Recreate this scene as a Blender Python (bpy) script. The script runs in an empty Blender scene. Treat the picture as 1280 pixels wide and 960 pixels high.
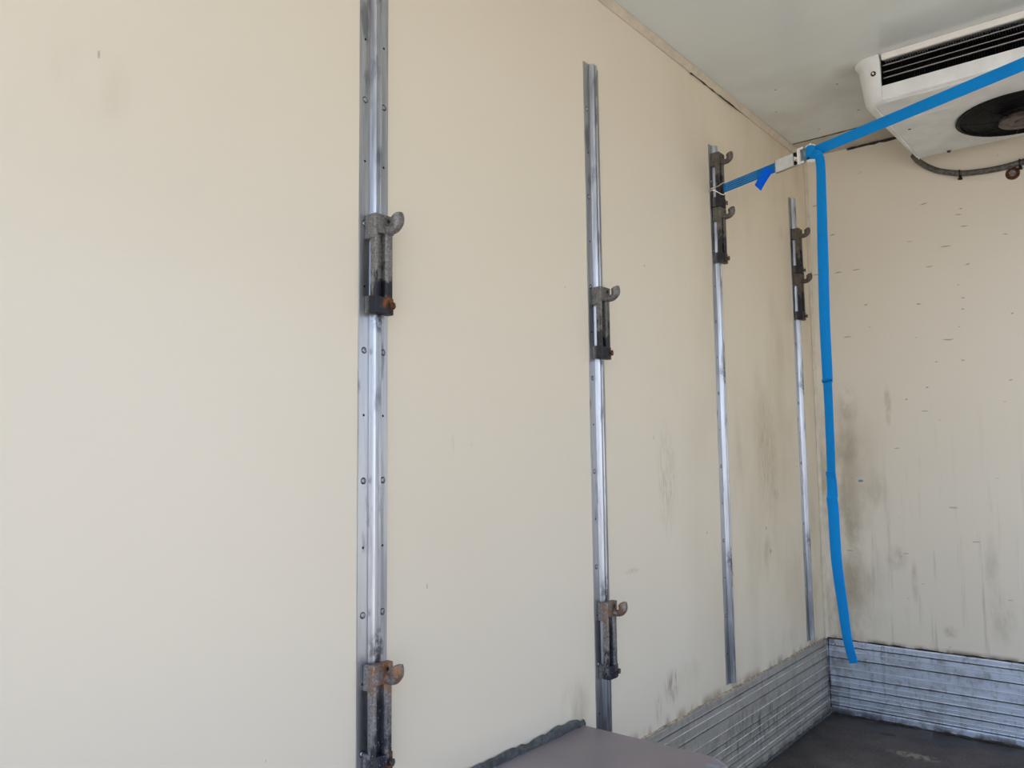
import bpy, bmesh, math, random
from mathutils import Vector, Matrix

random.seed(7)
S = bpy.context.scene
COL = S.collection
PI = math.pi

# ------------------------------------------------------------------ camera
W, H, D_OPEN = 2.10, 2.20, -3.90          # inner width, height, y of the rear door opening
KICK = 0.277                               # height of the aluminium kick plates
cam = bpy.data.cameras.new('camera')
cam.lens = 1000.6 / 1280 * 36
cam.sensor_width = 36
cam.sensor_fit = 'HORIZONTAL'
cam.clip_start = 0.02
co = bpy.data.objects.new('camera', cam)
COL.objects.link(co)
yaw, pitch, roll = 0.683559, 0.0890652, -0.0115181
fw = Vector((-math.sin(yaw) * math.cos(pitch), math.cos(yaw) * math.cos(pitch), math.sin(pitch)))
rt = fw.cross(Vector((0, 0, 1))).normalized()
up = rt.cross(fw)
r2 = math.cos(roll) * rt + math.sin(roll) * up
u2 = -math.sin(roll) * rt + math.cos(roll) * up
m = Matrix((r2, u2, -fw)).transposed().to_4x4()
m.translation = Vector((1.07847, -3.23924, 0.99733))
co.matrix_world = m
S.camera = co

# ------------------------------------------------------------------ light and exposure
S.view_settings.view_transform = 'Standard'
S.view_settings.look = 'None'
S.view_settings.gamma = 1
S.view_settings.use_curve_mapping = False
S.view_settings.exposure = 1.04
SKY_STRENGTH, SUN_STRENGTH = 1.35, 6.4
world = bpy.data.worlds.new('world')
S.world = world
world.use_nodes = True
wn, wl = world.node_tree.nodes, world.node_tree.links
wn.clear()
tc = wn.new('ShaderNodeTexCoord')
sx = wn.new('ShaderNodeSeparateXYZ')
wl.new(tc.outputs['Generated'], sx.inputs[0])
cr = wn.new('ShaderNodeValToRGB')
cr.color_ramp.elements[0].position = 0.0
cr.color_ramp.elements[0].color = (0.73, 0.84, 1.0, 1)
cr.color_ramp.elements[1].position = 0.75
cr.color_ramp.elements[1].color = (0.26, 0.48, 1.0, 1)
wl.new(sx.outputs['Z'], cr.inputs[0])
bg = wn.new('ShaderNodeBackground')
bg.inputs['Strength'].default_value = SKY_STRENGTH
wl.new(cr.outputs[0], bg.inputs[0])
wo = wn.new('ShaderNodeOutputWorld')
wl.new(bg.outputs[0], wo.inputs[0])
sun = bpy.data.lights.new('sun', 'SUN')
sun.energy = SUN_STRENGTH
sun.color = (1.0, 0.90, 0.74)
sun.angle = math.radians(0.6)
so = bpy.data.objects.new('sun', sun)
COL.objects.link(so)
so.rotation_euler = Vector((-0.22, 0.28, 0.93)).to_track_quat('Z', 'Y').to_euler()


# ------------------------------------------------------------------ node helpers
class NG:
    def __init__(s, name):
        s.m = bpy.data.materials.new(name)
        s.m.use_nodes = True
        s.t = s.m.node_tree
        s.b = s.t.nodes['Principled BSDF']
        s.pos = s.t.nodes.new('ShaderNodeTexCoord').outputs['Object']
        sp = s.t.nodes.new('ShaderNodeSeparateXYZ')
        s.t.links.new(s.pos, sp.inputs[0])
        s.x, s.y, s.z = sp.outputs

    def _in(s, sock, v):
        if isinstance(v, (int, float)):
            sock.default_value = v
        elif isinstance(v, (tuple, list)):
            sock.default_value = (*v, 1) if len(sock.default_value) == 4 and len(v) == 3 else v
        else:
            s.t.links.new(v, sock)

    def math(s, op, a, b=0.0, c=None, clamp=False):
        n = s.t.nodes.new('ShaderNodeMath')
        n.operation = op
        n.use_clamp = clamp
        s._in(n.inputs[0], a)
        s._in(n.inputs[1], b)
        if c is not None:
            s._in(n.inputs[2], c)
        return n.outputs[0]

    def mul(s, a, b): return s.math('MULTIPLY', a, b)
    def add(s, a, b): return s.math('ADD', a, b)
    def mx(s, a, b): return s.math('MAXIMUM', a, b)

    def ramp(s, v, lo, hi, t0=0.0, t1=1.0):
        n = s.t.nodes.new('ShaderNodeMapRange')
        n.interpolation_type = 'SMOOTHSTEP'
        s._in(n.inputs[0], v)
        for k, q in enumerate((lo, hi, t0, t1)):
            n.inputs[k + 1].default_value = q
        return n.outputs[0]

    def vec(s, sx_, sy_, sz_, off=(0, 0, 0)):
        n = s.t.nodes.new('ShaderNodeMapping')
        s.t.links.new(s.pos, n.inputs[0])
        n.inputs['Scale'].default_value = (sx_, sy_, sz_)
        n.inputs['Location'].default_value = off
        return n.outputs[0]

    def noise(s, scale, v=None, detail=3.0, rough=0.55, dist=0.0):
        n = s.t.nodes.new('ShaderNodeTexNoise')
        n.inputs['Scale'].default_value = scale
        n.inputs['Detail'].default_value = detail
        n.inputs['Roughness'].default_value = rough
        n.inputs['Distortion'].default_value = dist
        s.t.links.new(v if v is not None else s.pos, n.inputs['Vector'])
        return n.outputs[0]

    def voro(s, scale, v=None):
        n = s.t.nodes.new('ShaderNodeTexVoronoi')
        n.inputs['Scale'].default_value = scale
        s.t.links.new(v if v is not None else s.pos, n.inputs['Vector'])
        return n.outputs['Distance'], n.outputs['Color']

    def mix(s, f, a, b):
        n = s.t.nodes.new('ShaderNodeMix')
        n.data_type = 'RGBA'
        s._in(n.inputs[0], f)
        s._in(n.inputs[6], a)
        s._in(n.inputs[7], b)
        return n.outputs[2]

    def blob(s, a, b, ca, cb, ra, rb, soft=0.5):
        """elliptical patch mask around (ca, cb) on coordinates a, b"""
        da = s.mul(s.math('SUBTRACT', a, ca), 1 / ra)
        db = s.mul(s.math('SUBTRACT', b, cb), 1 / rb)
        r = s.math('SQRT', s.add(s.mul(da, da), s.mul(db, db)))
        return s.ramp(r, 1.0, 1.0 - soft)

    def specks(s, scale, v, size, keep):
        d, c = s.voro(scale, v)
        sp = s.t.nodes.new('ShaderNodeSeparateColor')
        s.t.links.new(c, sp.inputs[0])
        k = s.math('GREATER_THAN', sp.outputs[0], 1 - keep)
        sz = s.mul(sp.outputs[1], size)
        return s.mul(s.math('LESS_THAN', d, sz), k)

    def done(s, col, rough=0.5, metal=0.0, spec=0.5, bump=None, bs=0.3, bd=0.002, **kw):
        s._in(s.b.inputs['Base Color'], col)
        s._in(s.b.inputs['Roughness'], rough)
        s._in(s.b.inputs['Metallic'], metal)
        s._in(s.b.inputs['Specular IOR Level'], spec)
        for k, v in kw.items():
            s._in(s.b.inputs[k], v)
        if bump is not None:
            n = s.t.nodes.new('ShaderNodeBump')
            n.inputs['Strength'].default_value = bs
            n.inputs['Distance'].default_value = bd
            s.t.links.new(bump, n.inputs['Height'])
            s.t.links.new(n.outputs[0], s.b.inputs['Normal'])
        return s.m


# ------------------------------------------------------------------ materials
CREAM = (0.80, 0.71, 0.56)
DIRT = (0.20, 0.15, 0.085)
DARK = (0.06, 0.055, 0.05)


def mat_wall_left():
    g = NG('cream_panel_left')
    n1 = g.noise(1.3, detail=2)
    c = g.mix(g.ramp(n1, 0.1, 0.9), CREAM, (0.81, 0.735, 0.595))
    # the far bays are dirtier: vertical drips and brown film
    far = g.ramp(g.y, -1.55, -0.3)
    low = g.ramp(g.z, 1.35, 0.5)
    film = g.mul(g.ramp(g.noise(2.2, g.vec(1, 1.6, .7), detail=5), .42, .72), g.mul(far, 0.55))
    c = g.mix(g.mul(far, .45), c, (0.78, 0.685, 0.50))
    c = g.mix(film, c, (0.54, 0.445, 0.28))
    drip = g.ramp(g.noise(1.0, g.vec(1, 42, 2.2), detail=5, rough=.65), .60, .74)
    patchy = g.ramp(g.noise(3.0, g.vec(1, 1, .8, (3, 3, 3)), detail=3), .47, .62)
    c = g.mix(g.mul(g.mul(drip, patchy), g.mul(g.mul(far, low), 0.38)), c, (0.30, 0.23, 0.14))
    # stains with a place of their own: (y, z, ry, rz, strength)
    grit = g.ramp(g.noise(60, g.vec(1, 2.0, .28), detail=7, rough=.72), .40, .70)
    soft = g.ramp(g.noise(9, g.vec(1, 1.5, .5), detail=5), .35, .7)
    for (cy, cz, ry, rz, st, kind) in (
            (-1.246, .371, .055, .060, .95, 0), (-1.24, .93, .07, .20, .42, 0), (-1.44, .700, .045, .010, .8, 0),
            (-.543, .64, .05, .10, .5, 1), (-.40, .34, .06, .05, .55, 1), (-.52, 1.0, .13, .28, .45, 0),
            (-1.70, .43, .07, .09, .55, 1), (-2.79, 1.50, .07, .07, .16, 1), (-2.29, 1.00, .012, .06, .5, 0),
            (-.45, .85, .03, .03, .6, 0), (-1.32, .33, .03, .05, .6, 0), (-.30, 1.82, .03, .04, .3, 1),
            (-.76, .95, .05, .25, .25, 1), (-1.15, .38, .10, .06, .25, 1), (-.10, .60, .10, .35, .45, 1),
            (-2.10, 1.02, .006, .03, .25, 0)):
        k = g.mul(g.mul(g.blob(g.y, g.z, cy, cz, ry, rz, .7), grit if kind == 0 else soft), st)
        c = g.mix(k, c, (0.27, 0.18, 0.10) if kind == 0 else (0.40, 0.30, 0.17))
    for (cy, cz, r) in ((-.835, .62, .012), (-.52, .66, .012), (-.55, .74, .009)):   # small rust spots
        c = g.mix(g.mul(g.blob(g.y, g.z, cy, cz, r, r, .8), .7), c, (0.50, 0.22, 0.04))
    # brown grime line just above the kick plate
    ln = g.mul(g.ramp(g.z, KICK + .035, KICK + .002), g.ramp(g.noise(14, g.vec(1, 1, .3), detail=4), .38, .62))
    c = g.mix(g.mul(ln, .75), c, (0.26, 0.17, 0.09))
    sp = g.specks(9.0, g.vec(1, 1, .8), 0.028, .5)
    c = g.mix(g.mul(sp, .55), c, (0.10, 0.07, 0.05))
    sc = g.specks(5.0, g.vec(1, 2.6, .8, (2, 5, 1)), 0.030, .30)
    c = g.mix(g.mul(sc, .45), c, (0.22, 0.19, 0.16))
    b = g.noise(3.0, detail=2)
    return g.done(c, rough=.32, spec=.5, bump=b, bs=.12, bd=.004)


def mat_wall_back():
    g = NG('cream_panel_back')
    n1 = g.noise(1.5, detail=3)
    c = g.mix(g.ramp(n1, .1, .9), (0.79, 0.705, 0.56), (0.81, 0.745, 0.62))
    left = g.ramp(g.x, .30, .05)
    low = g.ramp(g.z, 1.35, .9)
    film = g.mul(g.ramp(g.noise(5, g.vec(1, 1, .5), detail=6, rough=.65), .38, .62), g.mul(g.mul(left, low), .62))
    c = g.mix(film, c, (0.30, 0.235, 0.13))
    drip = g.ramp(g.noise(1.0, g.vec(34, 1, 2.0), detail=5, rough=.6), .55, .72)
    c = g.mix(g.mul(g.mul(drip, g.ramp(g.z, 1.3, .5)), .40), c, (0.33, 0.25, 0.17))
    soft = g.ramp(g.noise(12, g.vec(1, 1, .5), detail=6, rough=.7), .36, .62)
    for (cx, cz, rx, rz, st) in (
            (.125, 1.18, .045, .10, .65), (.115, 1.02, .05, .10, .5), (.27, 1.17, .016, .10, .55), (.12, .75, .06, .14, .5),
            (.11, .50, .09, .12, .55), (.44, .355, .03, .03, .8), (.58, .60, .03, .15, .3), (.60, .42, .06, .12, .3),
            (.33, .52, .015, .10, .4), (.70, .45, .04, .14, .3), (.27, .60, .05, .06, .4), (.21, .85, .05, .10, .3)):
        c = g.mix(g.mul(g.mul(g.blob(g.x, g.z, cx, cz, rx, rz, .7), soft), st), c, (0.33, 0.27, 0.165))
    c = g.mix(g.mul(g.blob(g.x, g.z, .159, .885, .012, .006, .4), .8), c, (0.02, 0.20, 0.34))
    ln = g.mul(g.ramp(g.z, KICK + .022, KICK), g.ramp(g.noise(18, g.vec(1, 1, .3), detail=4), .35, .6))
    c = g.mix(g.mul(ln, .9), c, (0.10, 0.065, 0.04))
    # short sideways scratches
    s1 = g.specks(6.0, g.vec(1.0, 1, 5.5), 0.09, .85)
    c = g.mix(g.mul(s1, .42), c, (0.14, 0.12, 0.09))
    s2 = g.specks(9.0, g.vec(1.2, 1, 2.4, (3, 1, 2)), 0.050, .7)
    c = g.mix(g.mul(s2, .6), c, (0.12, 0.11, 0.10))
    wob = g.add(g.z, g.mul(g.math('SUBTRACT', g.noise(25, detail=1), .5), .012))
    m_ = None
    for (cx, cz, hl) in ((0.433, 1.916, 0.016), (0.545, 1.851, 0.013), (0.560, 1.806, 0.015), (0.686, 1.753, 0.009), (0.496, 1.744, 0.023), (0.098, 1.859, 0.014), (0.113, 1.705, 0.019), (0.181, 1.705, 0.019), (0.210, 1.563, 0.009), (0.396, 1.542, 0.010), (0.564, 1.666, 0.009), (0.542, 1.546, 0.008), (0.486, 1.399, 0.023), (0.530, 1.321, 0.007), (0.673, 1.239, 0.008), (0.553, 1.873, 0.006),):
        q = g.blob(g.x, wob, cx, cz, hl * 1.1, .0035, .8)
        m_ = q if m_ is None else g.mx(m_, q)
    c = g.mix(g.mul(m_, .62), c, (0.13, 0.11, 0.08))
    s3 = g.specks(13.0, g.vec(1, 1, 3.0, (1, 7, 4)), 0.07, .4)
    c = g.mix(g.mul(s3, .35), c, (0.20, 0.17, 0.13))
    return g.done(c, rough=.33, spec=.45, bump=g.noise(3.5, detail=2), bs=.3, bd=.004)


def mat_ceiling():
    g = NG('pale_grey_ceiling_panel')
    n1 = g.noise(2.0, detail=3)
    c = g.mix(g.ramp(n1, .1, .9), (0.70, 0.745, 0.71), (0.75, 0.79, 0.76))
    far = g.ramp(g.y, -1.4, -.2)
    c = g.mix(g.mul(far, g.mul(g.ramp(g.noise(5, detail=4), .35, .7), .35)), c, (0.46, 0.43, 0.37))
    sp = g.specks(12.0, None, 0.060, .40)
    c = g.mix(g.mul(sp, .7), c, (0.16, 0.15, 0.13))
    s2 = g.specks(7.0, g.vec(1, .5, 1, (3, 3, 0)), 0.05, .4)
    c = g.mix(g.mul(s2, .5), c, (0.27, 0.24, 0.2))
    c = g.mix(g.mul(g.blob(g.x, g.y, .37, -.66, .08, .08, .9), .35), c, (0.30, 0.24, 0.18))
    return g.done(c, rough=.17, spec=.6, bump=g.noise(4, detail=2), bs=.15, bd=.003)


def mat_plain(name, col, rough=.5, metal=0.0, var=.12, scale=20, spec=.5, bump=.0, bd=.001):
    g = NG(name)
    n = g.noise(scale, detail=4)
    c = g.mix(g.ramp(n, .3, .7), tuple(q * (1 - var) for q in col), tuple(min(1, q * (1 + var)) for q in col))
    return g.done(c, rough=rough, metal=metal, spec=spec, bump=n if bump else None, bs=bump, bd=bd)


def mat_rail():
    g = NG('rail_aluminium')
    st = g.noise(1.0, g.vec(60, 60, 3.0), detail=5)
    c = g.mix(g.ramp(st, .40, .75), (0.53, 0.54, 0.56), (0.30, 0.305, 0.32))
    blot = g.ramp(g.noise(1.0, g.vec(30, 30, 9, (4, 1, 2)), detail=4), .56, .68)
    c = g.mix(g.mul(blot, .7), c, (0.17, 0.17, 0.19))
    for zc in (.37, .95):
        c = g.mix(g.mul(g.mul(g.blob(g.z, g.y, zc, .040, .045, .022, .5), g.ramp(g.noise(80, detail=4), .35, .55)), .8), c, (0.05, 0.05, 0.055))
    low = g.mul(g.ramp(g.z, .55, .05), g.ramp(g.noise(1, g.vec(60, 60, 7), detail=4), .4, .6))
    c = g.mix(g.mul(low, .6), c, (0.10, 0.11, 0.13))
    return g.done(c, rough=g.ramp(st, .3, .7, .30, .44), metal=.9, bump=st, bs=.15, bd=.0006)


def mat_cast(name, base, grease=0.0, grease_top=.07, rust_top=0.0, rust=0.0, off=(0, 0, 0)):
    g = NG(name)
    n = g.noise(260, g.vec(1, 1, 1, off), detail=5, rough=.7)
    c = g.mix(g.ramp(n, .35, .68), tuple(q * .62 for q in base), tuple(q * 1.35 for q in base))
    blot = g.ramp(g.noise(60, g.vec(1, 1, .5, off), detail=4), .50, .68)
    c = g.mix(g.mul(blot, .45), c, tuple(q * .3 for q in base))
    if grease:
        e = g.add(g.z, g.mul(g.math('SUBTRACT', g.noise(60, g.vec(1.3, 1.3, .6, off), detail=5), .5), .26))
        k = g.ramp(e, grease_top + .02, grease_top - .02)
        front = g.ramp(g.x, .006, .018)
        c = g.mix(g.mul(g.mul(k, front), grease), c, (0.018, 0.019, 0.028))
    if rust:
        e = g.ramp(g.noise(50, g.vec(1, 1, 1, (off[0] + 1, off[1], off[2])), detail=4), .40, .58)
        k = g.mul(e, g.blob(g.y, g.z, .010, .016, .020, .020, .5))
        c = g.mix(g.mul(k, rust), c, (0.33, 0.10, 0.015))
    if rust_top:
        e = g.ramp(g.noise(70, g.vec(1, 1, .6, (off[0] + 5, off[1], off[2])), detail=5), .38, .60)
        k = g.mul(e, g.mul(g.ramp(g.z, .085, .16), g.ramp(g.x, .012, .02)))
        c = g.mix(g.mul(k, rust_top), c, (0.30, 0.125, 0.035))
        d = g.mul(g.ramp(g.math('ABSOLUTE', g.add(g.y, .004)), .012, .005), g.ramp(g.z, .14, .11))
        c = g.mix(g.mul(d, .9), c, (0.015, 0.02, 0.04))
        w = g.specks(330, g.vec(1, 1, .7), .42, .22)
        c = g.mix(g.mul(w, .55), c, (0.55, 0.52, 0.50))
    return g.done(c, rough=.50, metal=.45, spec=.5, bump=n, bs=.5, bd=.0012)


def mat_kick(hi):
    g = NG('kick_plate_aluminium')
    st = g.noise(1.0, g.vec(3, 3, 60), detail=5)
    c = g.mix(g.ramp(st, .3, .7), hi, tuple(q * .86 for q in hi))
    blot = g.ramp(g.noise(9, g.vec(1, 1, 1.4), detail=7, rough=.7), .46, .66)
    c = g.mix(g.mul(blot, .38), c, (0.24, 0.235, 0.22))
    drip = g.ramp(g.noise(1, g.vec(40, 40, 6), detail=5, rough=.65), .56, .72)
    c = g.mix(g.mul(drip, .5), c, (0.17, 0.165, 0.15))
    sp = g.specks(26, None, .10, .25)
    c = g.mix(g.mul(sp, .7), c, (0.06, 0.06, 0.06))
    edge = g.mul(g.ramp(g.z, .035, .004), g.ramp(g.noise(22, detail=4), .4, .6))
    c = g.mix(g.mul(edge, .8), c, (0.10, 0.09, 0.08))
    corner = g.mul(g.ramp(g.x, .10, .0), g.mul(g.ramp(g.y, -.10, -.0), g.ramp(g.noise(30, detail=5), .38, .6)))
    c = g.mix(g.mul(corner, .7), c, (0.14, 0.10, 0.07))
    mott = g.ramp(g.noise(45, g.vec(1, 1, .6, (2, 2, 2)), detail=7, rough=.75), .50, .66)
    c = g.mix(g.mul(mott, .40), c, (0.13, 0.125, 0.115))
    return g, c


def mat_kick_back():
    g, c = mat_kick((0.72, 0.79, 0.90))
    g.m.name = 'kick_plate_back_aluminium'
    return g.done(c, rough=.50, metal=.85)


def mat_kick_left():
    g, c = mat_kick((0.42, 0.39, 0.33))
    g.m.name = 'kick_plate_side_aluminium'
    k = g.mul(g.blob(g.y, g.z, -.70, .13, .55, .10, .8), g.ramp(g.noise(1, g.vec(38, 38, 11), detail=8, rough=.75), .47, .62))
    c = g.mix(g.mul(k, .8), c, (0.075, 0.072, 0.066))
    return g.done(c, rough=.55, metal=.20)


def mat_floor():
    g = NG('dark_resin_floor')
    n = g.noise(5, detail=7, rough=.65)
    c = g.mix(g.ramp(n, .35, .68), (0.060, 0.050, 0.046), (0.120, 0.102, 0.095))
    gr = g.noise(160, detail=4)
    c = g.mix(g.mul(g.ramp(gr, .50, .68), .7), c, (0.17, 0.16, 0.155))
    k = g.mul(g.blob(g.x, g.y, .37, -.30, .11, .04, .8), g.ramp(g.noise(60, g.vec(1, .6, 1), detail=5), .40, .54))
    c = g.mix(g.mul(k, .85), c, (0.36, 0.31, 0.24))
    k = g.mul(g.blob(g.x, g.y, .60, -.36, .13, .02, .8), g.ramp(g.noise(90, g.vec(1, .5, 1), detail=4), .48, .6))
    c = g.mix(g.mul(k, .5), c, (0.36, 0.31, 0.24))
    c = g.mix(g.mul(g.blob(g.x, g.y, .247, -.137, .035, .018, .5), .8), c, (0.012, 0.012, 0.012))
    wet = g.mul(g.ramp(g.y, -.20, -.06), g.ramp(g.noise(7, detail=4), .35, .6))
    wet = g.mx(wet, g.mul(g.ramp(g.x, .16, .02), g.ramp(g.noise(9, detail=4), .3, .6)))
    c = g.mix(g.mul(wet, .75), c, (0.014, 0.012, 0.011))
    return g.done(c, rough=g.ramp(wet, 0, 1, .62, .38), spec=.4, bump=gr, bs=.6, bd=.0015)


def mat_webbing(name, col, edge=.75):
    g = NG(name)
    v = g.voro(700, g.vec(1, 1, 1.3))[0]
    n = g.noise(14, detail=3)
    c = g.mix(g.ramp(v, .1, .6), col, tuple(q * .78 for q in col))
    c = g.mix(g.mul(g.ramp(n, .5, .75), .25), c, tuple(q * .6 for q in col))
    return g.done(c, rough=.75, spec=.15, bump=v, bs=.35, bd=.0006)


def mat_box():
    g = NG('grey_violet_wheel_box_skin')
    n = g.noise(4, detail=5)
    c = g.mix(g.ramp(n, .35, .68), (0.255, 0.220, 0.232), (0.310, 0.270, 0.282))
    dk = g.ramp(g.noise(6, g.vec(1, 1, 1, (3, 2, 1)), detail=6, rough=.7), .60, .72)
    c = g.mix(g.mul(dk, .35), c, (0.15, 0.14, 0.17))
    c = g.mix(g.mul(g.blob(g.x, g.y, .262, -1.685, .035, .010, .6), .7), c, (0.09, 0.085, 0.09))
    c = g.mix(g.mul(g.blob(g.x, g.y, .05, -1.80, .05, .06, .9), .35), c, (0.13, 0.125, 0.19))
    worn = g.mul(g.ramp(g.x, .325, .345), g.ramp(g.noise(60, detail=5), .42, .60))
    c = g.mix(g.mul(worn, .7), c, (0.30, 0.36, 0.50))
    return g.done(c, rough=.45, spec=.5, bump=g.noise(120, detail=3), bs=.15, bd=.001)


M = dict(
    wall_l=mat_wall_left(), wall_b=mat_wall_back(), ceil=mat_ceiling(), rail=mat_rail(), floor=mat_floor(),
    kick_b=mat_kick_back(), kick_l=mat_kick_left(), box=mat_box(),
    strip=mat_plain('cream_edge_strip', (0.66, 0.58, 0.45), .4, var=.08, scale=30),
    joint=mat_plain('ceiling_joint_strip', (0.53, 0.48, 0.385), .35, var=.06, scale=10),
    seal_dark=mat_plain('dark_sealant_line', (0.035, 0.028, 0.022), .8, var=.5, scale=60),
    seal=mat_plain('grey_sealant', (0.085, 0.09, 0.09), .75, var=.4, scale=70, bump=.8, bd=.003),
    grime=mat_plain('crusty_kick_edge_sealant', (0.44, 0.35, 0.25), .8, var=.5, scale=60, bump=.6, bd=.003),
    rivet=mat_plain('rivet_metal', (0.34, 0.34, 0.36), .4, .8, var=.3, scale=200),
    bolt=mat_plain('dull_bolt', (0.20, 0.18, 0.16), .5, .0, var=.3, scale=150),
    hole=mat_plain('dark_hole', (0.01, 0.01, 0.012), .9),
    steel=mat_plain('dark_steel', (0.10, 0.095, 0.09), .45, .7, var=.4, scale=150, bump=.3),
    rusty=mat_plain('rusty_steel', (0.105, 0.040, 0.018), .8, .0, var=.6, scale=150, bump=.5, spec=.2),
    zinc=mat_plain('zinc_plated_steel', (0.93, 0.94, 0.94), .22, .25, var=.08, scale=80),
    plate=mat_plain('brushed_steel_plate', (0.66, 0.67, 0.66), .40, .15, var=.06, scale=60),
    spool=mat_plain('dull_steel_spool', (0.17, 0.25, 0.28), .5, .4, var=.3, scale=150),
    wire=mat_plain('hook_wire', (0.72, 0.66, 0.55), .3, .85, var=.15, scale=100),
    web=mat_webbing('blue_webbing', (0.005, 0.30, 0.80)),
    web2=mat_webbing('stitched_blue_webbing', (0.010, 0.21, 0.56)),
    tag=mat_plain('blue_label_cloth', (0.001, 0.125, 0.85), .7, var=.10, scale=60, spec=.1),
    thread=mat_plain('pale_blue_thread', (0.22, 0.42, 0.62), .6),
    white=mat_plain('off_white_plastic', (0.86, 0.86, 0.83), .35, var=.06, scale=14),
    white2=mat_plain('grey_white_underside_panel', (0.72, 0.735, 0.71), .35, var=.08, scale=9),
    cream_strip=mat_plain('cream_metal_strip', (0.90, 0.86, 0.79), .35, var=.03),
    black=mat_plain('black_plastic', (0.003, 0.003, 0.0035), .55, var=.3, spec=.25),
    fin=mat_plain('black_coil_fins', (0.004, 0.004, 0.004), .6, .0, var=.3),
    tube=mat_plain('coil_tube_metal', (0.30, 0.285, 0.27), .35, .9, var=.15, scale=200),
    hub=mat_plain('worn_motor_plate', (0.11, 0.085, 0.075), .5, .3, var=.45, scale=40),
    rib_b=mat_plain('painted_glint_rib_back', (0.90, 0.93, 0.97), .45, .5, var=.1, scale=20),  # pale colour stands in for the highlight along the back ribs
    rib_l=mat_plain('painted_glint_rib_left', (0.62, 0.60, 0.54), .5, .1, var=.3, scale=20),  # left ribs: weaker painted highlight, warm light grey
    groove=mat_plain('dark_groove_bottom', (0.035, 0.035, 0.038), .8, var=.4, scale=40),
    hose=None, ground=None)


def mat_hose():
    g = NG('dirty_grey_hose')
    n = g.noise(90, detail=5)
    c = g.mix(g.ramp(n, .35, .7), (0.055, 0.052, 0.04), (0.15, 0.14, 0.12))
    w = g.specks(160, None, .4, .3)
    c = g.mix(g.mul(w, .6), c, (0.04, 0.035, 0.03))
    return g.done(c, rough=.45, bump=n, bs=.4, bd=.002)


def mat_ground():
    g = NG('sunlit_yard_concrete')
    n = g.noise(1.2, detail=6)
    return g.done(g.mix(g.ramp(n, .3, .7), (0.40, 0.36, 0.30), (0.50, 0.45, 0.38)), rough=.9)


M['hose'], M['ground'] = mat_hose(), mat_ground()


def bracket_mats(i):
    o = (i * 1.7, i * .9, i * 2.3)
    return {
        0: lambda: mat_cast('cast_iron_grey_a', (0.235, 0.225, 0.21), .95, .062, 0, .95, o),
        1: lambda: mat_cast('cast_iron_grey_b', (0.20, 0.19, 0.175), .9, .075, 0, .3, o),
        2: lambda: mat_cast('cast_iron_brown_c', (0.165, 0.145, 0.12), .9, .085, 0, .3, o),
        3: lambda: mat_cast('cast_iron_brown_d', (0.175, 0.155, 0.13), .9, .090, 0, .3, o),
        4: lambda: mat_cast('cast_iron_brown_e', (0.15, 0.125, 0.10), .9, .075, 0, .3, o),
        5: lambda: mat_cast('cast_iron_brown_f', (0.13, 0.105, 0.085), .9, .11, 0, .3, o),
        6: lambda: mat_cast('cast_iron_rusty_g', (0.25, 0.245, 0.24), .85, .045, .9, .6, o),
        7: lambda: mat_cast('cast_iron_rusty_h', (0.235, 0.225, 0.215), .9, .04, .75, .4, o)}[i]()


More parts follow.
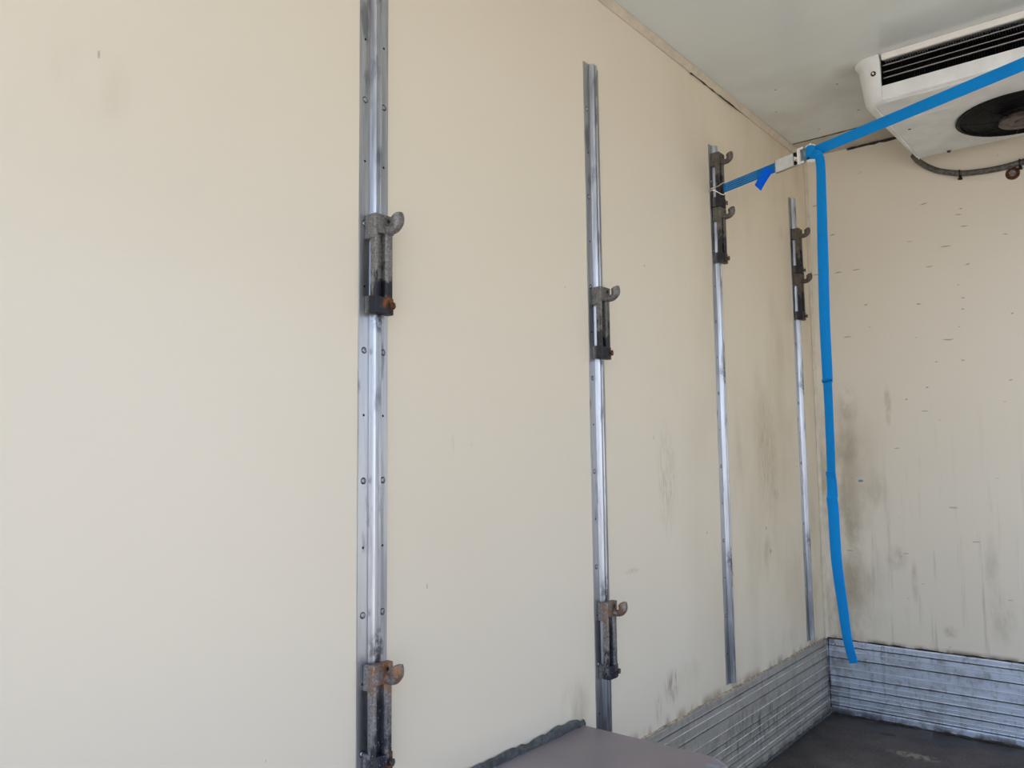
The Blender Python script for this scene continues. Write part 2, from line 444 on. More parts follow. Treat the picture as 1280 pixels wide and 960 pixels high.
# ------------------------------------------------------------------ mesh helpers
class MB:
    def __init__(s):
        s.bm = bmesh.new()

    def box(s, lo, hi, mi=0):
        lo, hi = Vector(lo), Vector(hi)
        v = [s.bm.verts.new((x, y, z)) for x in (lo.x, hi.x) for y in (lo.y, hi.y) for z in (lo.z, hi.z)]
        for f in ((0, 1, 3, 2), (4, 6, 7, 5), (0, 4, 5, 1), (2, 3, 7, 6), (0, 2, 6, 4), (1, 5, 7, 3)):
            s.bm.faces.new([v[i] for i in f]).material_index = mi
        return s

    def loft(s, rings, cap=True, mi=0, closed=True):
        R = [[s.bm.verts.new(p) for p in r] for r in rings]
        n = len(R[0])
        for a, b in zip(R, R[1:]):
            for i in range(n if closed else n - 1):
                s.bm.faces.new((a[i], a[(i + 1) % n], b[(i + 1) % n], b[i])).material_index = mi
        if cap:
            for r in (R[0], R[-1]):
                try:
                    s.bm.faces.new(r).material_index = mi
                except ValueError:
                    pass
        return s

    def prism(s, pts, axis, a, b, mi=0):
        """polygon pts (two coordinates) extruded along axis from a to b"""
        def P(p, t):
            q = list(p)
            q.insert(axis, t)
            return q
        return s.loft([[P(p, a) for p in pts], [P(p, b) for p in pts]], mi=mi)

    def tube(s, pts, rad, n=10, mi=0, flat=1.0, cap=True, closed=False):
        pts = [Vector(p) for p in pts]
        rad = rad if isinstance(rad, (list, tuple)) else [rad] * len(pts)
        rings, prev = [], None
        for i, p in enumerate(pts):
            a, b = pts[max(0, i - 1)], pts[min(len(pts) - 1, i + 1)]
            if closed:
                a, b = pts[i - 1], pts[(i + 1) % len(pts)]
            t = (b - a).normalized()
            if prev is None:
                prev = t.orthogonal().normalized()
            u = (prev - t * prev.dot(t))
            u = u.normalized() if u.length > 1e-6 else t.orthogonal().normalized()
            prev = u
            w = t.cross(u)
            rings.append([p + (u * math.cos(k * 2 * PI / n) + w * flat * math.sin(k * 2 * PI / n)) * rad[i] for k in range(n)])
        if closed:
            rings.append(rings[0])
            cap = False
        return s.loft(rings, cap=cap, mi=mi)

    def disc(s, c, ax, r, h, n=16, mi=0, r2=None):
        c, ax = Vector(c), Vector(ax).normalized()
        u = ax.orthogonal().normalized()
        w = ax.cross(u)
        r2 = r if r2 is None else r2
        return s.loft([[c + ax * t + (u * math.cos(k * 2 * PI / n) + w * math.sin(k * 2 * PI / n)) * q for k in range(n)]
                       for t, q in ((0, r), (h, r2))], mi=mi)

    def ribbon(s, pts, wid, th, width, mi=0):
        """flat strap along pts; wid = width directions; th thickness"""
        rings = []
        pts = [Vector(p) for p in pts]
        for i, p in enumerate(pts):
            t = (pts[min(len(pts) - 1, i + 1)] - pts[max(0, i - 1)]).normalized()
            w = Vector(wid[i] if isinstance(wid, list) else wid)
            w = (w - t * w.dot(t)).normalized()
            nrm = t.cross(w)
            wd = width[i] if isinstance(width, list) else width
            rings.append([p + w * wd / 2 * a + nrm * th / 2 * b for a, b in
                          ((-1, -.3), (-.94, -1), (.94, -1), (1, -.3), (1, .3), (.94, 1), (-.94, 1), (-1, .3))])
        return s.loft(rings, mi=mi)

    def build(s, name, mats, parent=None, bevel=0.0, seg=2, smooth=True, angle=38):
        bmesh.ops.remove_doubles(s.bm, verts=s.bm.verts, dist=1e-7)
        bmesh.ops.recalc_face_normals(s.bm, faces=s.bm.faces)
        me = bpy.data.meshes.new(name)
        s.bm.to_mesh(me)
        s.bm.free()
        o = bpy.data.objects.new(name, me)
        COL.objects.link(o)
        for q in (mats if isinstance(mats, (list, tuple)) else [mats]):
            me.materials.append(q)
        if smooth:
            for p in me.polygons:
                p.use_smooth = True
            me.set_sharp_from_angle(angle=math.radians(angle))
        if bevel:
            b = o.modifiers.new('bevel', 'BEVEL')
            b.width = bevel
            b.segments = seg
            b.limit_method = 'ANGLE'
            b.angle_limit = math.radians(35)
            b.harden_normals = False
        if parent is not None:
            o.parent = parent
        return o


def empty(name, loc, label, cat, group=None):
    o = bpy.data.objects.new(name, None)
    COL.objects.link(o)
    o.location = loc
    o.empty_display_size = .05
    o['label'], o['category'] = label, cat
    if group:
        o['group'] = group
    return o


def struct(o, label=None):
    o['kind'] = 'structure'
    if label:
        o['label'] = label
    return o


def smooth_path(pts, n=8):
    pts = [Vector(p) for p in pts]
    out = []
    for i in range(len(pts) - 1):
        p0, p1, p2, p3 = pts[max(0, i - 1)], pts[i], pts[i + 1], pts[min(len(pts) - 1, i + 2)]
        for k in range(n):
            t = k / n
            out.append(.5 * ((2 * p1) + (p2 - p0) * t + (2 * p0 - 5 * p1 + 4 * p2 - p3) * t * t + (3 * p1 - p0 - 3 * p2 + p3) * t ** 3))
    out.append(pts[-1])
    return out


# ------------------------------------------------------------------ the shell
T = 0.08
struct(MB().box((-T, D_OPEN, -T), (0, T, H + T)).build('wall_left', M['wall_l'], smooth=False), 'long cream panelled side wall on the left')
struct(MB().box((0, 0, -T), (W, T, H + T)).build('wall_back', M['wall_b'], smooth=False), 'scuffed cream end wall beneath the cooling unit')
SD0, SD1, SDZ = -2.30, -.65, 1.80          # opening added in the unseen right wall to spread daylight: y range and height
mb = MB().box((W, D_OPEN, -T), (W + T, SD0, H + T)).box((W, SD1, -T), (W + T, T, H + T)).box((W, SD0, SDZ), (W + T, SD1, H + T)).box((W, SD0, -T), (W + T, SD1, 0))
struct(mb.build('wall_right', M['wall_l'], smooth=False), 'cream side wall on the right with an added opening for daylight')
struct(MB().box((0, D_OPEN, H), (W, 0, H + T)).build('ceiling', M['ceil'], smooth=False), 'pale grey glossy ceiling panel')
struct(MB().box((0, D_OPEN, -T), (W, 0, 0)).build('floor', M['floor'], smooth=False), 'dark gritty floor')
struct(MB().box((-30, -40, -.85), (30, 20, -.75)).build('ground', M['ground'], smooth=False), 'sunlit concrete yard outside')


def kick_profile():
    """(distance from wall, height) of the planked aluminium kick plate"""
    pts = [(0, 0), (.0075, 0), (.0085, .004), (.0085, .020), (.006, .0215)]
    for zc in (.029, .065, .100, .140, .207, .253):     # dark grooves
        pts += [(.0050, zc - .0020), (.0008, zc - .0012), (.0008, zc + .0008), (.0050, zc + .0014), (.0066, zc + .0036), (.0050, zc + .0065)]
    pts += [(.0050, KICK - .005), (.0035, KICK - .001), (0, KICK)]
    return pts


def kick_ridges(mb, axis, a, b, mi):
    for zc in (.046, .083, .122, .173, .236):            # fine ribs between the grooves, highlight painted into their pale colour
        pts = [(.0045, zc - .0020), (.0072, zc + .0004), (.0045, zc + .0018)]
        if axis == 0:
            mb.prism([(-p[0], p[1]) for p in pts], 0, a, b, mi=mi)
        else:
            mb.prism(pts, 1, a, b, mi=mi)


def dark_grooves(mb):
    for f in mb.bm.faces:                            # darker colour on the bottom of each groove
        v = [q.co for q in f.verts]
        if len(v) == 4:
            xs, ys, zs = [q.x for q in v], [q.y for q in v], [q.z for q in v]
            if abs((max(zs) - min(zs)) - .002) < .0002 and (max(xs) < .0012 or min(ys) > -.0012):
                f.material_index = 1


mb = MB().prism([(-p[0], p[1]) for p in kick_profile()], 0, 0.001, W)
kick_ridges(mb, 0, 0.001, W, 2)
dark_grooves(mb)
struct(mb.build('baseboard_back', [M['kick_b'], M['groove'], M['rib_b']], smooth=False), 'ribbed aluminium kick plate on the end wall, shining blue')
mb = MB().prism(kick_profile(), 1, -1.672, -.009)
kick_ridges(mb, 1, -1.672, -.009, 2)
dark_grooves(mb)
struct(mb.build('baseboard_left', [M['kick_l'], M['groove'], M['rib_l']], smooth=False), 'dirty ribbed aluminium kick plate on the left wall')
mb = MB().prism([(W - p[0], p[1]) for p in kick_profile()], 1, SD1, -.009)
struct(mb.build('baseboard_right', M['kick_l'], smooth=False), 'ribbed aluminium kick plate on the right wall')


def bead(a, b, r, mat, name, jit=.3, step=.02, n=6, seed=1):
    rnd = random.Random(seed)
    a, b = Vector(a), Vector(b)
    k = max(2, int((b - a).length / step))
    pts = [a.lerp(b, i / k) + Vector([rnd.uniform(-1, 1) * r * jit * .5 for _ in range(3)]) for i in range(k + 1)]
    rad = [r * (1 + rnd.uniform(-jit, jit)) for _ in pts]
    return MB().tube(pts, rad, n).build(name, mat)


struct(bead((.0015, -1.66, KICK + .002), (.0015, -.01, KICK + .002), .0030, M['grime'], 'trim_1', .5, seed=3), 'crusty sealant along top of left kick plate')
struct(bead((.01, -.001, KICK + .002), (W, -.001, KICK + .002), .0025, M['seal_dark'], 'trim_2', .6, seed=4), 'dark sealant along top of back kick plate')
# cream angle strips: ceiling to side walls, corner upright
struct(MB().prism([(0, H - .020), (.004, H - .020), (.016, H - .004), (.016, H), (0, H)], 1, D_OPEN, 0)
       .build('trim_3', M['strip'], bevel=.0015), 'cream strip where left wall meets ceiling')
struct(MB().prism([(W, H - .020), (W - .004, H - .020), (W - .016, H - .004), (W - .016, H), (W, H)], 1, D_OPEN, 0)
       .build('trim_4', M['strip'], bevel=.0015), 'cream strip where right wall meets ceiling')
struct(MB().prism([(0, 0), (.012, 0), (.013, -.003), (.004, -.012), (0, -.012)], 2, KICK, H)
       .build('trim_5', M['strip'], bevel=.001), 'cream upright strip in the far left corner')
struct(MB().box((.016, -.178, H - .004), (W - .016, 0, H)).build('trim_6', M['joint'], bevel=.001), 'cream joint strip across ceiling above the end wall')
struct(bead((.02, -.1795, H - .001), (W - .02, -.1795, H - .001), .0016, M['seal_dark'], 'trim_7', .5, seed=5), 'dark ceiling joint line')
struct(bead((.17, -.002, H - .008), (W - .02, -.002, H - .008), .0048, M['seal_dark'], 'trim_8', .35, seed=6), 'dark sealant gap over the end wall')
struct(bead((.004, -1.02, H - .0215), (.004, -.62, H - .0215), .0014, M['seal_dark'], 'trim_9', .9, .03, seed=8), 'dark crack along left ceiling strip')
struct(bead((.011, -.006, .02), (.011, -.006, KICK + .005), .0025, M['seal_dark'], 'trim_10', .6, seed=9), 'dark grime in the floor corner')
struct(bead((.012, -1.66, .003), (.012, -.01, .003), .005, M['seal'], 'trim_11', .5, seed=10), 'grey sealant along left wall at the floor')
struct(bead((.012, -.011, .001), (W, -.011, .001), .0045, M['seal_dark'], 'trim_12', .6, seed=11), 'dark grime line along end wall at the floor')

# ------------------------------------------------------------------ wheel box
wb = empty('wheel_box', (0, -1.67, 0), 'low grey wheel arch box with rounded corner at foot of left wall', 'wheel arch box')
X1, Y0, Y1, ZT = .372, 0.0, -1.30, .385


def rounded_outline(off, r=.055):
    pts = [(0, Y1)]
    pts += [(X1 - off - r + r * math.cos(a), Y1 + off + r + r * math.sin(a)) for a in [(-PI / 2) + k * PI / 2 / 8 for k in range(9)]]
    pts += [(X1 - off - r + r * math.cos(a), Y0 - off - r + r * math.sin(a)) for a in [k * PI / 2 / 8 for k in range(9)]]
    pts += [(0, Y0 - off)]
    return pts


mb = MB()
rings = []
for off, z in ((0, .0), (0, ZT - .016), (.0015, ZT - .009), (.006, ZT - .003), (.014, ZT)):
    rings.append([(x + .0005 if x == 0 else x, y, z) for x, y in rounded_outline(off)])
mb.loft(rings)
mb.build('casing', M['box'], wb, angle=50)
rnd = random.Random(2)
pts, rad = [], []
for i in range(90):
    y = -.004 - i * .0144
    pts.append((.004, y, ZT + .006 + rnd.uniform(-.002, .002) - (0.006 if i < 3 else 0)))
    rad.append((.013 if i < 12 else .010) * (1 + rnd.uniform(-.22, .22)) * (.6 if i == 0 else 1))
mb = MB().tube(pts, rad, 8)
for v in mb.bm.verts:
    v.co.x = max(.0006, .004 + (v.co.x - .004) * .6)
sl = mb.build('sealant', M['seal'], wb)
sl['label'] = 'rough dark grey sealant bead'

# ------------------------------------------------------------------ rails
RAIL_Y = (-2.338, -1.618, -.908, -.205)
RZ0, RZ1 = .300, 1.985
RAIL_PROFILE = [(0, 0), (.0025, 0), (.0025, .023), (.0075, .0245), (.0140, .0265), (.0150, .0275), (.0150, .0300), (.0125, .0312),
                (.0125, .0368), (.0150, .0380), (.0150, .0405), (.0140, .0415), (.0075, .0435), (.0025, .045), (.0025, .066), (0, .066)]
rail_labels = (
    'nearest grey aluminium rail with two hooks, running past the top of the picture',
    'second aluminium rail from the left, ending behind the grey wheel box',
    'third aluminium rail from the left, where the blue strap is hooked',
    'farthest and thinnest aluminium rail, beside the corner of the end wall')


def make_rail(z1):
    r = empty('wall_rail', (0, 0, RZ0), '', 'rail', 'upright aluminium rails on the left wall')
    h = z1 - RZ0
    mb = MB().prism(RAIL_PROFILE, 2, 0, h)
    z, k = .503 - RZ0 - .2268, 0
    while z < h - .01:
        if z > .01 and k % 2:
            for y in (.0115, .0555):
                mb.disc((.0023, y, z), (1, 0, 0), .0024, .0004, 10, mi=1)
        z += .1134
        k += 1
    mb.build('rail_profile', [M['rail'], M['hole']], r, bevel=.0004, seg=1)
    z, k = .503 - RZ0 - .2268, 0
    while z < h - .01:
        if z > .01 and not k % 2:
            for y in (.0115, .0555):
                m_ = MB().disc((.0024, y, z), (1, 0, 0), .0060, .0003, 12, mi=1)
                m_.loft([[(.0025 + dx, y + q * math.cos(a), z + q * math.sin(a)) for a in [j * PI / 6 for j in range(12)]]
                         for dx, q in ((0, .0048), (.0012, .0044), (.0022, .0030), (.0022, .0016), (.0012, .0012))])
                m_.build('rivet', [M['rivet'], M['hole']], r)
        z += .1134
        k += 1
    return r


def copy_tree(o, parent=None):
    c = o.copy()
    COL.objects.link(c)
    c.parent = parent
    for ch in [q for q in o.children]:
        copy_tree(ch, c)
    return c


rail_far = make_rail(RZ1)
for i in (1, 2, 3):
    r = rail_far if i == 1 else copy_tree(rail_far)
    r.location = (0, RAIL_Y[i], RZ0)
    r['label'] = rail_labels[i]
r = copy_tree(rail_far)
r.location = (0, RAIL_Y[0], RZ0)
r['label'] = rail_labels[0]

# ------------------------------------------------------------------ brackets
BL = .178
bracket_spots = (   # rail index, z of top, label
    (0, 1.425, 'grey cast bracket at middle height of the nearest rail, black and rusty at its foot'),
    (1, 1.408, 'cast bracket halfway up the second rail from the left'),
    (2, 1.957, 'topmost cast bracket of the third rail, blue strap hooked at its foot'),
    (2, 1.777, 'cast bracket right below the blue strap hook on the third rail'),
    (3, 1.861, 'upper cast bracket on the farthest rail near the corner'),
    (3, 1.682, 'lower cast bracket on the farthest rail near the corner'),
    (0, .650, 'rusty cast bracket low on the nearest rail, cut by the bottom of the picture'),
    (1, .648, 'rusty cast bracket low on the second rail, just above the wheel box'))


def bracket_parts(root, mat):
    b = MB()
    # base channel: left cheek, recessed web, broad right flank
    b.box((.0155, -.021, .004), (.0300, -.0150, BL - .006))
    b.box((.0155, -.0150, .004), (.0178, .0040, BL - .006))
    b.prism([(.0155, .0035), (.0275, .0035), (.0300, .0070), (.0290, .0200), (.0155, .0210)], 2, .004, BL - .006)
    # clasping blocks at both ends, reaching back around the rail
    b.box((.0030, -.0225, BL - .044), (.0285, -.0155, BL - .001))
    b.box((.0030, -.0225, .001), (.0285, -.0155, .032))
    b.box((.0155, -.0215, BL - .034), (.0305, .0215, BL))
    b.prism([(.0155, -.0215), (.0320, -.0215), (.0335, .008), (.0300, .0215), (.0155, .0215)], 2, 0, .030)
    b.build('body', mat, root, bevel=.0016, seg=2)
    # hook: arm leaving the top block, curling upward to a blunt tip
    path = smooth_path([(.026, .010, BL - .026), (.036, .010, BL - .0275), (.046, .010, BL - .026), (.0525, .010, BL - .019), (.0540, .010, BL - .010), (.0520, .010, BL - .004)], 4)
    n = len(path)
    rad = [.0098 - .0022 * math.sin(PI * min(1, i / n * 1.6)) + .0016 * (i / n) for i in range(n)]
    path = [path[0] - Vector((.004, 0, 0))] + path + [path[-1] + Vector((-.0012, 0, .0022))]
    rad = [.010] + rad + [rad[-1] * .55]
    MB().tube(path, rad, 12, flat=1.0).build('hook', mat, root)
    s_ = MB()
    s_.disc((.0300, .008, BL - .0105), (1, 0, 0), .0042, .0012, 12)
    s_.disc((.0310, .008, BL - .0105), (1, 0, 0), .0022, .0006, 8, mi=1)
    s_.build('screw', [M['steel'], M['hole']], root)
    s_ = MB()
    s_.disc((.0310, .0115, .0155), (1, .25, 0), .0036, .006, 12)
    s_.disc((.0350, .0125, .0155), (1, .25, 0), .0068, .0048, 6)
    s_.build('bolt', M['rusty'], root, bevel=.0006)


for i, (ri, zt, lab) in enumerate(bracket_spots):
    mt = bracket_mats(i)
    if i == 0:
        b0 = empty('beam_bracket', (0, 0, 0), lab, 'bracket', 'hooked cast brackets clamped on the rails')
        bracket_parts(b0, mt)
        b = b0
    else:
        b = b0.copy()
        COL.objects.link(b)
        for ch in b0.children:
            c = ch.copy()
            if ch.name.split('.')[0] in ('body', 'hook'):
                c.data = ch.data.copy()
                c.data.materials[0] = mt
            if ch.name.split('.')[0] == 'bolt':
                c.data = ch.data.copy()
                c.data.materials[0] = M['rusty'] if i == 1 else M['steel']
            COL.objects.link(c)
            c.parent = b
        b['label'] = lab
    b.location = (0, RAIL_Y[ri] + .034, zt - BL)

# ------------------------------------------------------------------ ratchet strap
P0, P1 = Vector((.046, -.899, 1.831)), Vector((.246, -.974, 1.832))
P2, PE = Vector((.372, -1.021, 1.8335)), Vector((2.085, -1.690, 1.857))
st = empty('ratchet_strap', (0.012, -.905, 1.826), 'blue ratchet strap stretched across from third rail with long end hanging', 'strap')


def spart(mbb, name, mat, parent=None, **k):
    o = mbb.build(name, mat, None, **k)
    p = parent or st
    o.parent = p
    # keep world placement
    base = p
    off = Vector((0, 0, 0))
    while base is not None:
        off += base.location
        base = base.parent
    o.data.transform(Matrix.Translation(-off))
    return o


ZV = Vector((0, 0, 1))
# wire claw hook: two strands meeting on the rail, a bar under the webbing loop
wp = smooth_path([(.006, -.921, 1.826), (.014, -.928, 1.829), (.021, -.924, 1.832), (.030, -.910, 1.838), (.041, -.902, 1.847), (.049, -.900, 1.848),
                  (.0505, -.899, 1.831), (.049, -.900, 1.813), (.041, -.903, 1.811), (.030, -.910, 1.819), (.021, -.924, 1.824), (.014, -.928, 1.823), (.006, -.921, 1.821)], 5)
spart(MB().tube(wp, .0016, 8), 'wire_hook', M['wire'])
D1 = (P1 - P0).normalized()
fix = [P0.lerp(P1, t) for t in (0, .2, .4, .6, .8, 1)]
fw_ = spart(MB().ribbon(fix, ZV, .0034, .029), 'short_webbing', M['web2'])
nrm = D1.cross(ZV).normalized()
if nrm.y > 0:
    nrm = -nrm
mb = MB()
for wz in (-.0095, -.0035, .003, .0092):
    k = 0
    L = (P1 - P0).length
    s_ = .010
    while s_ < L * .62:
        a = P0 + D1 * s_ + nrm * .0019 + ZV * (wz + .0007 * math.sin(k * 2.1))
        mb.tube([a, a + D1 * .0042], .0005, 5)
        s_ += .0058
        k += 1
spart(mb, 'stitching', M['thread'], fw_)
# folded label tag hanging from the webbing
ta = P0 + D1 * .190 + nrm * .004
tagp = smooth_path([ta, ta + D1 * -.010 - ZV * .010 + nrm * .004, ta + D1 * -.026 - ZV * .028 + nrm * .007, ta + D1 * -.044 - ZV * .045 + nrm * .006], 5)
spart(MB().ribbon(tagp, D1 * .72 - ZV * .70, .0008, .034), 'label_tag', M['tag'])

# ratchet buckle in a local frame: s along the strap, w upward, n towards the door
BD = (P2 - P1).normalized()
BN = BD.cross(ZV).normalized()
if BN.y > 0:
    BN = -BN
BW = BN.cross(BD).normalized()
if BW.z < 0:
    BW = -BW


def L(s_, w, n):
    return P1 + BD * s_ + BW * w + BN * n


def lbox(mbb, s0, s1, w0, w1, n0, n1, mi=0):
    v = [mbb.bm.verts.new(L(a, b_, c)) for a in (s0, s1) for b_ in (w0, w1) for c in (n0, n1)]
    for f in ((0, 1, 3, 2), (4, 6, 7, 5), (0, 4, 5, 1), (2, 3, 7, 6), (0, 2, 6, 4), (1, 5, 7, 3)):
        mbb.bm.faces.new([v[i] for i in f]).material_index = mi
    return mbb


mb = MB()
for sg in (-1, 1):
    a, b_ = sorted((sg * .0195, sg * .0180))
    lbox(mb, -.006, .128, a, b_, -.005, .003)
lbox(mb, -.006, .000, -.018, .018, .0005, .0035)
buckle = spart(mb, 'buckle_frame', M['rivet'], bevel=.0006)
spart(lbox(MB(), -.002, .062, -.0178, .0178, .0045, .0062), 'handle_plate', M['plate'], bevel=.0008)
mb = MB()
lbox(mb, .0622, .0665, -.018, -.0065, -.006, .003)
lbox(mb, .0622, .0665, .0065, .018, -.006, .003)
spart(mb, 'slot_edge', M['black'], buckle)
mb = MB()
lbox(mb, .065, .082, -.0032, .0032, .002, .0045)
lbox(mb, .064, .068, -.0025, .0065, .002, .0045)
spart(mb, 'spring_pawl', M['zinc'], bevel=.0005)
mb = MB()
lbox(mb, .079, .0875, -.0235, .0235, .007, .010)
lbox(mb, .0875, .101, .0175, .0235, .007, .010)
lbox(mb, .0875, .101, -.0235, -.0175, .007, .010)
lbox(mb, .081, .085, -.0235, .0235, .001, .008)
spart(mb, 'handle', M['zinc'], bevel=.0012)
mb = MB()
mb.tube([L(.101, -.019, -.001), L(.101, .019, -.001)], .0075, 14)
lbox(mb, .0885, .104, -.0165, .0165, -.003, .0035)
spart(mb, 'spool', M['spool'], bevel=.0005)
mb = MB()
for w in (.0205, -.0225):
    for k in range(10):
        a = k * 2 * PI / 10
        s0, n0 = .118 + .0125 * math.cos(a), -.001 + .0125 * math.sin(a)
        mb.tube([L(.118, w, -.001), L(s0, w, n0)], [.0030, .0014], 6)
    mb.tube([L(.118, w - .001, -.001), L(.118, w + .001, -.001)], .0105, 16)
mb.tube([L(.118, -.027, -.001), L(.118, .027, -.001)], .0028, 8)
spart(mb, 'ratchet_gear', M['zinc'], bevel=0)
mb = MB()
mb.tube([L(.1195, -.0155, .0), L(.1195, .0155, .0)], .0105, 16)
spart(mb, 'wound_webbing', M['web2'])
# taut webbing to the other side
pts = [L(.112, 0, .0035)] + [P2.lerp(PE, t) + ZV * (-.004 * math.sin(PI * t)) for t in [k / 14 for k in range(15)]]
spart(MB().ribbon(pts, ZV, .0018, .0305), 'long_webbing', M['web'])
# free end folding over the buckle and hanging down: (x, y, z)
tail = [L(.110, .0, .0095), L(.118, .001, .0135), L(.1320, -.003, .0150), L(.1385, -.012, .0160)]
q0 = tail[-1]
tl = [(.3881, 1.799), (.3876, 1.686), (.3858, 1.574), (.3832, 1.486), (.3816, 1.354), (.3809, 1.200), (.3806, 1.188), (.3806, 1.170), (.3802, .955), (.3798, .942), (.3796, .9225), (.3800, .885), (.3802, .872), (.3810, .838), (.3842, .7127), (.3935, .5896), (.4035, .5092), (.4175, .4550)]
wob = [0, .001, .003, 0, .003, .000, .005, .000, .002, .009, .001, .001, .007, .003, .006, .002, .008, .012]
tail += [Vector((x, -1.036 - w_, z)) for (x, z), w_ in zip(tl, wob)]
tp = smooth_path(tail, 6)
wids = []
for i, p in enumerate(tp):
    f_ = min(1.0, i / 22)
    a = BW * (1 - f_) + (BD + BN * .18 * math.sin(i * .11)) * f_
    wids.append(a + Vector((.05, 0, 0)))
spart(MB().ribbon(tp, wids, .0018, .0310), 'hanging_end', M['web'])
# anchor on the far side
mb = MB().box((W - .018, PE.y - .02, PE.z - .022), (W, PE.y + .02, PE.z + .022))
spart(mb, 'end_fitting', M['plate'], bevel=.002)

# ------------------------------------------------------------------ evaporator (ceiling cooling unit)
ev = empty('cooling_unit', (1.05, -.40, 2.06), 'white ceiling cooling unit with black fan and open coil grille', 'cooling unit')


def epart(mbb, name, mat, parent=None, **k):
    o = mbb.build(name, mat, None, **k)
    p = parent or ev
    o.parent = p
    o.data.transform(Matrix.Translation(-Vector(ev.location)))
    return o


XL, XR = .475, W - .475
ZU = 2.056
FANS = ((.79, -.33), (W - .79, -.33))
FR = .178
# front and back of housing
mb = MB()
mb.prism([(-.700, 2.1055), (-.700, 2.070), (-.697, 2.063), (-.690, 2.059), (-.680, 2.0585), (-.680, 2.061), (-.690, 2.066), (-.694, 2.1055)], 0, XL + .001, XR - .001)
mb.prism([(-.104, 2.2), (-.100, 2.2), (-.100, 2.062), (-.106, 2.057), (-.112, 2.060), (-.106, 2.066)], 0, XL - .03, XR + .03)
epart(mb, 'front_lip', M['white'], bevel=.0008)
epart(MB().prism([(-.715, 2.1995), (-.713, 2.1815), (-.704, 2.1815), (-.704, 2.1995)], 0, XL + .007, XR - .007), 'top_strip', M['cream_strip'], bevel=.0008)
# underside panel with two round openings
bm = bmesh.new()
out = [(XL - .024, -.684), (XR + .024, -.684), (XR + .024, -.108), (XL - .024, -.108)]


def zu(y):
    return 2.0585 - (.0045 * min(1, (y + .684) / .17))


edges, loops = [], []
def loop(pts):
    vs = [bm.verts.new((x, y, 2.056)) for x, y in pts]
    for a, b_ in zip(vs, vs[1:] + vs[:1]):
        edges.append(bm.edges.new((a, b_)))
    return vs
loop(out)
for cx, cy in FANS:
    loop([(cx + FR * math.cos(k * PI / 32), cy + FR * math.sin(k * PI / 32)) for k in range(64)])
bmesh.ops.triangle_fill(bm, use_beauty=True, use_dissolve=False, edges=edges, normal=(0, 0, -1))
ext = bmesh.ops.extrude_face_region(bm, geom=bm.faces[:])
for v in ext['geom']:
    if isinstance(v, bmesh.types.BMVert):
        v.co.z += .003
mb = MB()
mb.bm.free()
mb.bm = bm
# shallow crease bar running along the underside
mb.box((XL - .02, -.522, 2.0545), (.64, -.518, 2.0575))
pan = epart(mb, 'underside_panel', M['white2'], smooth=False)
# end caps
def cap_outline(off, mirror, r=.055):
    xo = .405 - off
    yo = -.704 - off
    pts = [(XL, yo), (xo + r, yo)]
    pts += [(xo + r - r * math.sin(a), yo + r - r * math.cos(a)) for a in [k * PI / 2 / 8 for k in range(1, 9)]]
    pts += [(xo + .018, -.10), (XL - .025, -.10), (XL - .025, -.66), (XL, -.66)]
    if mirror:
        pts = [(W - x, y) for x, y in pts]
    return pts
for mir in (False, True):
    mb = MB()
    mb.loft([[(x, y, z) for x, y in cap_outline(o_, mir)] for o_, z in
             ((.012, 2.2), (.012, 2.194), (.006, 2.188), (.003, 2.180), (-.005, 2.100), (-.008, 2.076), (-.014, 2.064), (-.022, 2.058))])
    c = epart(mb, 'end_cap', M['white'], angle=45)
    xa, xb = (.446, .4495) if not mir else (W - .4495, W - .446)
    epart(MB().box((xa, -.66, 2.0515), (xb, -.106, 2.060)), 'cap_rib', M['white'], c, bevel=.001)
    xs = .455 if not mir else W - .455
    mb = MB().disc((xs, -.7035, 2.149), (0, -1, 0), .0078, .0016, 18, mi=0).disc((xs, -.705, 2.149), (0, -1, 0), .0032, .003, 10, mi=1)
    epart(mb, 'screw', [M['rusty'], M['zinc']], c)
# coil: fin pack and tubes behind the front opening
mb = MB().box((XL - .004, -.60, 2.07), (XR + .004, -.58, 2.199))
x = XL
while x < XR:
    mb.box((x, -.676, 2.085), (x + .0007, -.60, 2.190))
    x += .0068
epart(mb, 'coil_fins', M['fin'], smooth=False)
for xa in (XL - .002, XR - .0015):
    epart(MB().box((xa, -.694, 2.10), (xa + .0035, -.60, 2.2)), 'opening_edge', M['black'])
for zt_, yt, rt_ in ((2.1775, -.6775, .0028), (2.158, -.6735, .0024), (2.1375, -.6775, .0030)):
    epart(MB().tube([(XL, yt, zt_), (XR, yt, zt_)], rt_, 10), 'coil_tube', M['tube'])
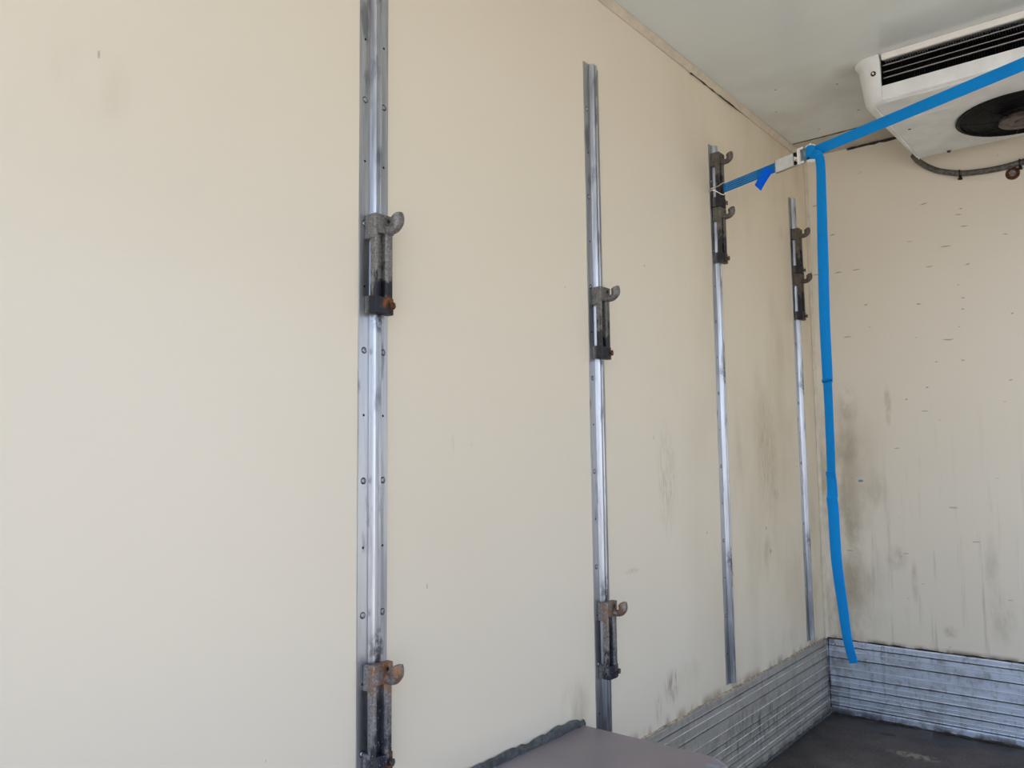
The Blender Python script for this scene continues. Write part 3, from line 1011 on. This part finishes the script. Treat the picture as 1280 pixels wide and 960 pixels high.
# fans: shroud, guard, blades, hub
for cx, cy in FANS:
    mb = MB()
    ring = lambda r_, z: [(cx + r_ * math.cos(k * PI / 24), cy + r_ * math.sin(k * PI / 24), z) for k in range(48)]
    mb.loft([ring(FR + .002, 2.056), ring(FR + .004, 2.051), ring(FR - .001, 2.048), ring(FR - .008, 2.049), ring(FR - .010, 2.12), ring(.002, 2.121)], cap=True)
    fan = epart(mb, 'fan_shroud', M['black'])
    mb = MB()
    r_ = .066
    while r_ < FR - .006:
        z = 2.0395 + .010 * ((r_ - .066) / (FR - .066)) ** 2
        mb.tube([(cx + r_ * math.cos(k * PI / 24), cy + r_ * math.sin(k * PI / 24), z) for k in range(48)], .0011, 5, closed=True)
        r_ += .0115
    for k in range(8):
        a = k * PI / 4 + .20
        mb.tube([(cx + .055 * math.cos(a), cy + .055 * math.sin(a), 2.038), (cx + .12 * math.cos(a), cy + .12 * math.sin(a), 2.0405),
                 (cx + (FR - .003) * math.cos(a), cy + (FR - .003) * math.sin(a), 2.0495)], .0016, 6)
    epart(mb, 'fan_guard', M['black'], fan)
    mb = MB()
    for k in range(5):
        a0 = k * 2 * PI / 5
        rings = []
        for rr, tw, ch in ((.03, .9, .35), (.07, .75, .45), (.12, .6, .42), (.160, .5, .34)):
            ring_ = []
            for u_, v_ in ((-1, -.001), (0, -.004), (1, -.001), (1, .001), (0, -.001), (-1, .001)):
                a = a0 + u_ * ch
                ring_.append((cx + rr * math.cos(a), cy + rr * math.sin(a), 2.082 + u_ * .016 * tw + v_))
            rings.append(ring_)
        mb.loft(rings)
    epart(mb, 'fan_blades', M['black'], fan)
    mb = MB()
    mb.loft([ring_ for ring_ in [[(cx + q * math.cos(k * PI / 16), cy + q * math.sin(k * PI / 16), z) for k in range(32)]
                                 for q, z in ((.045, 2.12), (.050, 2.040), (.062, 2.036), (.0635, 2.026), (.060, 2.0235), (.040, 2.0235), (.037, 2.0275), (.020, 2.0275), (.018, 2.022), (.004, 2.022))]])
    hubo = epart(mb, 'fan_hub', M['hub'], fan)
# fixing screw under the back edge and small hole plug
epart(MB().disc((.547, -.118, 2.056), (0, 0, -1), .0075, .006, 12, r2=.005), 'screw', M['steel'])
epart(MB().disc((.487, -.418, 2.0562), (0, 0, -1), .0050, .0008, 10), 'hole_plug', M['steel'])

# ------------------------------------------------------------------ drain hose
ho = empty('drain_hose', (.42, -.015, 2.07), 'dirty grey hose sagging along top of end wall from cooling unit', 'hose')
hp = smooth_path([(.427, -.095, 2.075), (.432, -.060, 2.066), (.443, -.030, 2.058), (.459, -.015, 2.046), (.496, -.0145, 2.022), (.560, -.0145, 1.999), (.623, -.0145, 1.990),
                  (.685, -.0145, 1.988), (.757, -.0145, 1.994), (.86, -.0145, 2.008), (.98, -.0145, 2.01), (1.15, -.0145, 1.995), (1.35, -.0145, 1.98), (1.6, -.0145, 1.95), (1.9, -.0145, 1.90), (W - .03, -.0145, 1.86)], 6)


def hpart(mbb, name, mat, **k):
    o = mbb.build(name, mat, None, **k)
    o.parent = ho
    o.data.transform(Matrix.Translation(-Vector(ho.location)))
    return o


hpart(MB().tube(hp, .0105, 14), 'tube', M['hose'])
for (cx, cz) in ((.560, 1.999), (.745, 1.993), (1.15, 1.995), (1.6, 1.95)):
    mb = MB()
    mb.tube([(cx, -.0145 + .0118 * math.cos(a), cz + .0118 * math.sin(a)) for a in [k * PI / 8 for k in range(16)]], .0022, 6, closed=True)
    mb.box((cx - .004, -.020, cz - .021), (cx + .004, 0, cz - .011))
    mb.box((cx - .008, -.016, cz - .022), (cx + .006, -.006, cz - .017))
    hpart(mb, 'cable_clip', M['black'], bevel=.0006)

# ------------------------------------------------------------------ bolt on the end wall
bo = empty('wall_bolt', (.72, 0, 1.964), 'bolt with rusty round washer on end wall under the hose', 'bolt')
MB().disc((0, 0, 0), (0, -1, 0), .0225, .0025, 28, r2=.0215).build('washer', M['rusty'], bo, bevel=.0005)
mb = MB().disc((0, -.0025, 0), (0, -1, 0), .0115, .007, 6).disc((0, -.009, 0), (0, -1, 0), .0045, .003, 12)
hd = mb.build('bolt_head', M['bolt'], bo, bevel=.001)
hd['label'] = 'dull grey bolt head'
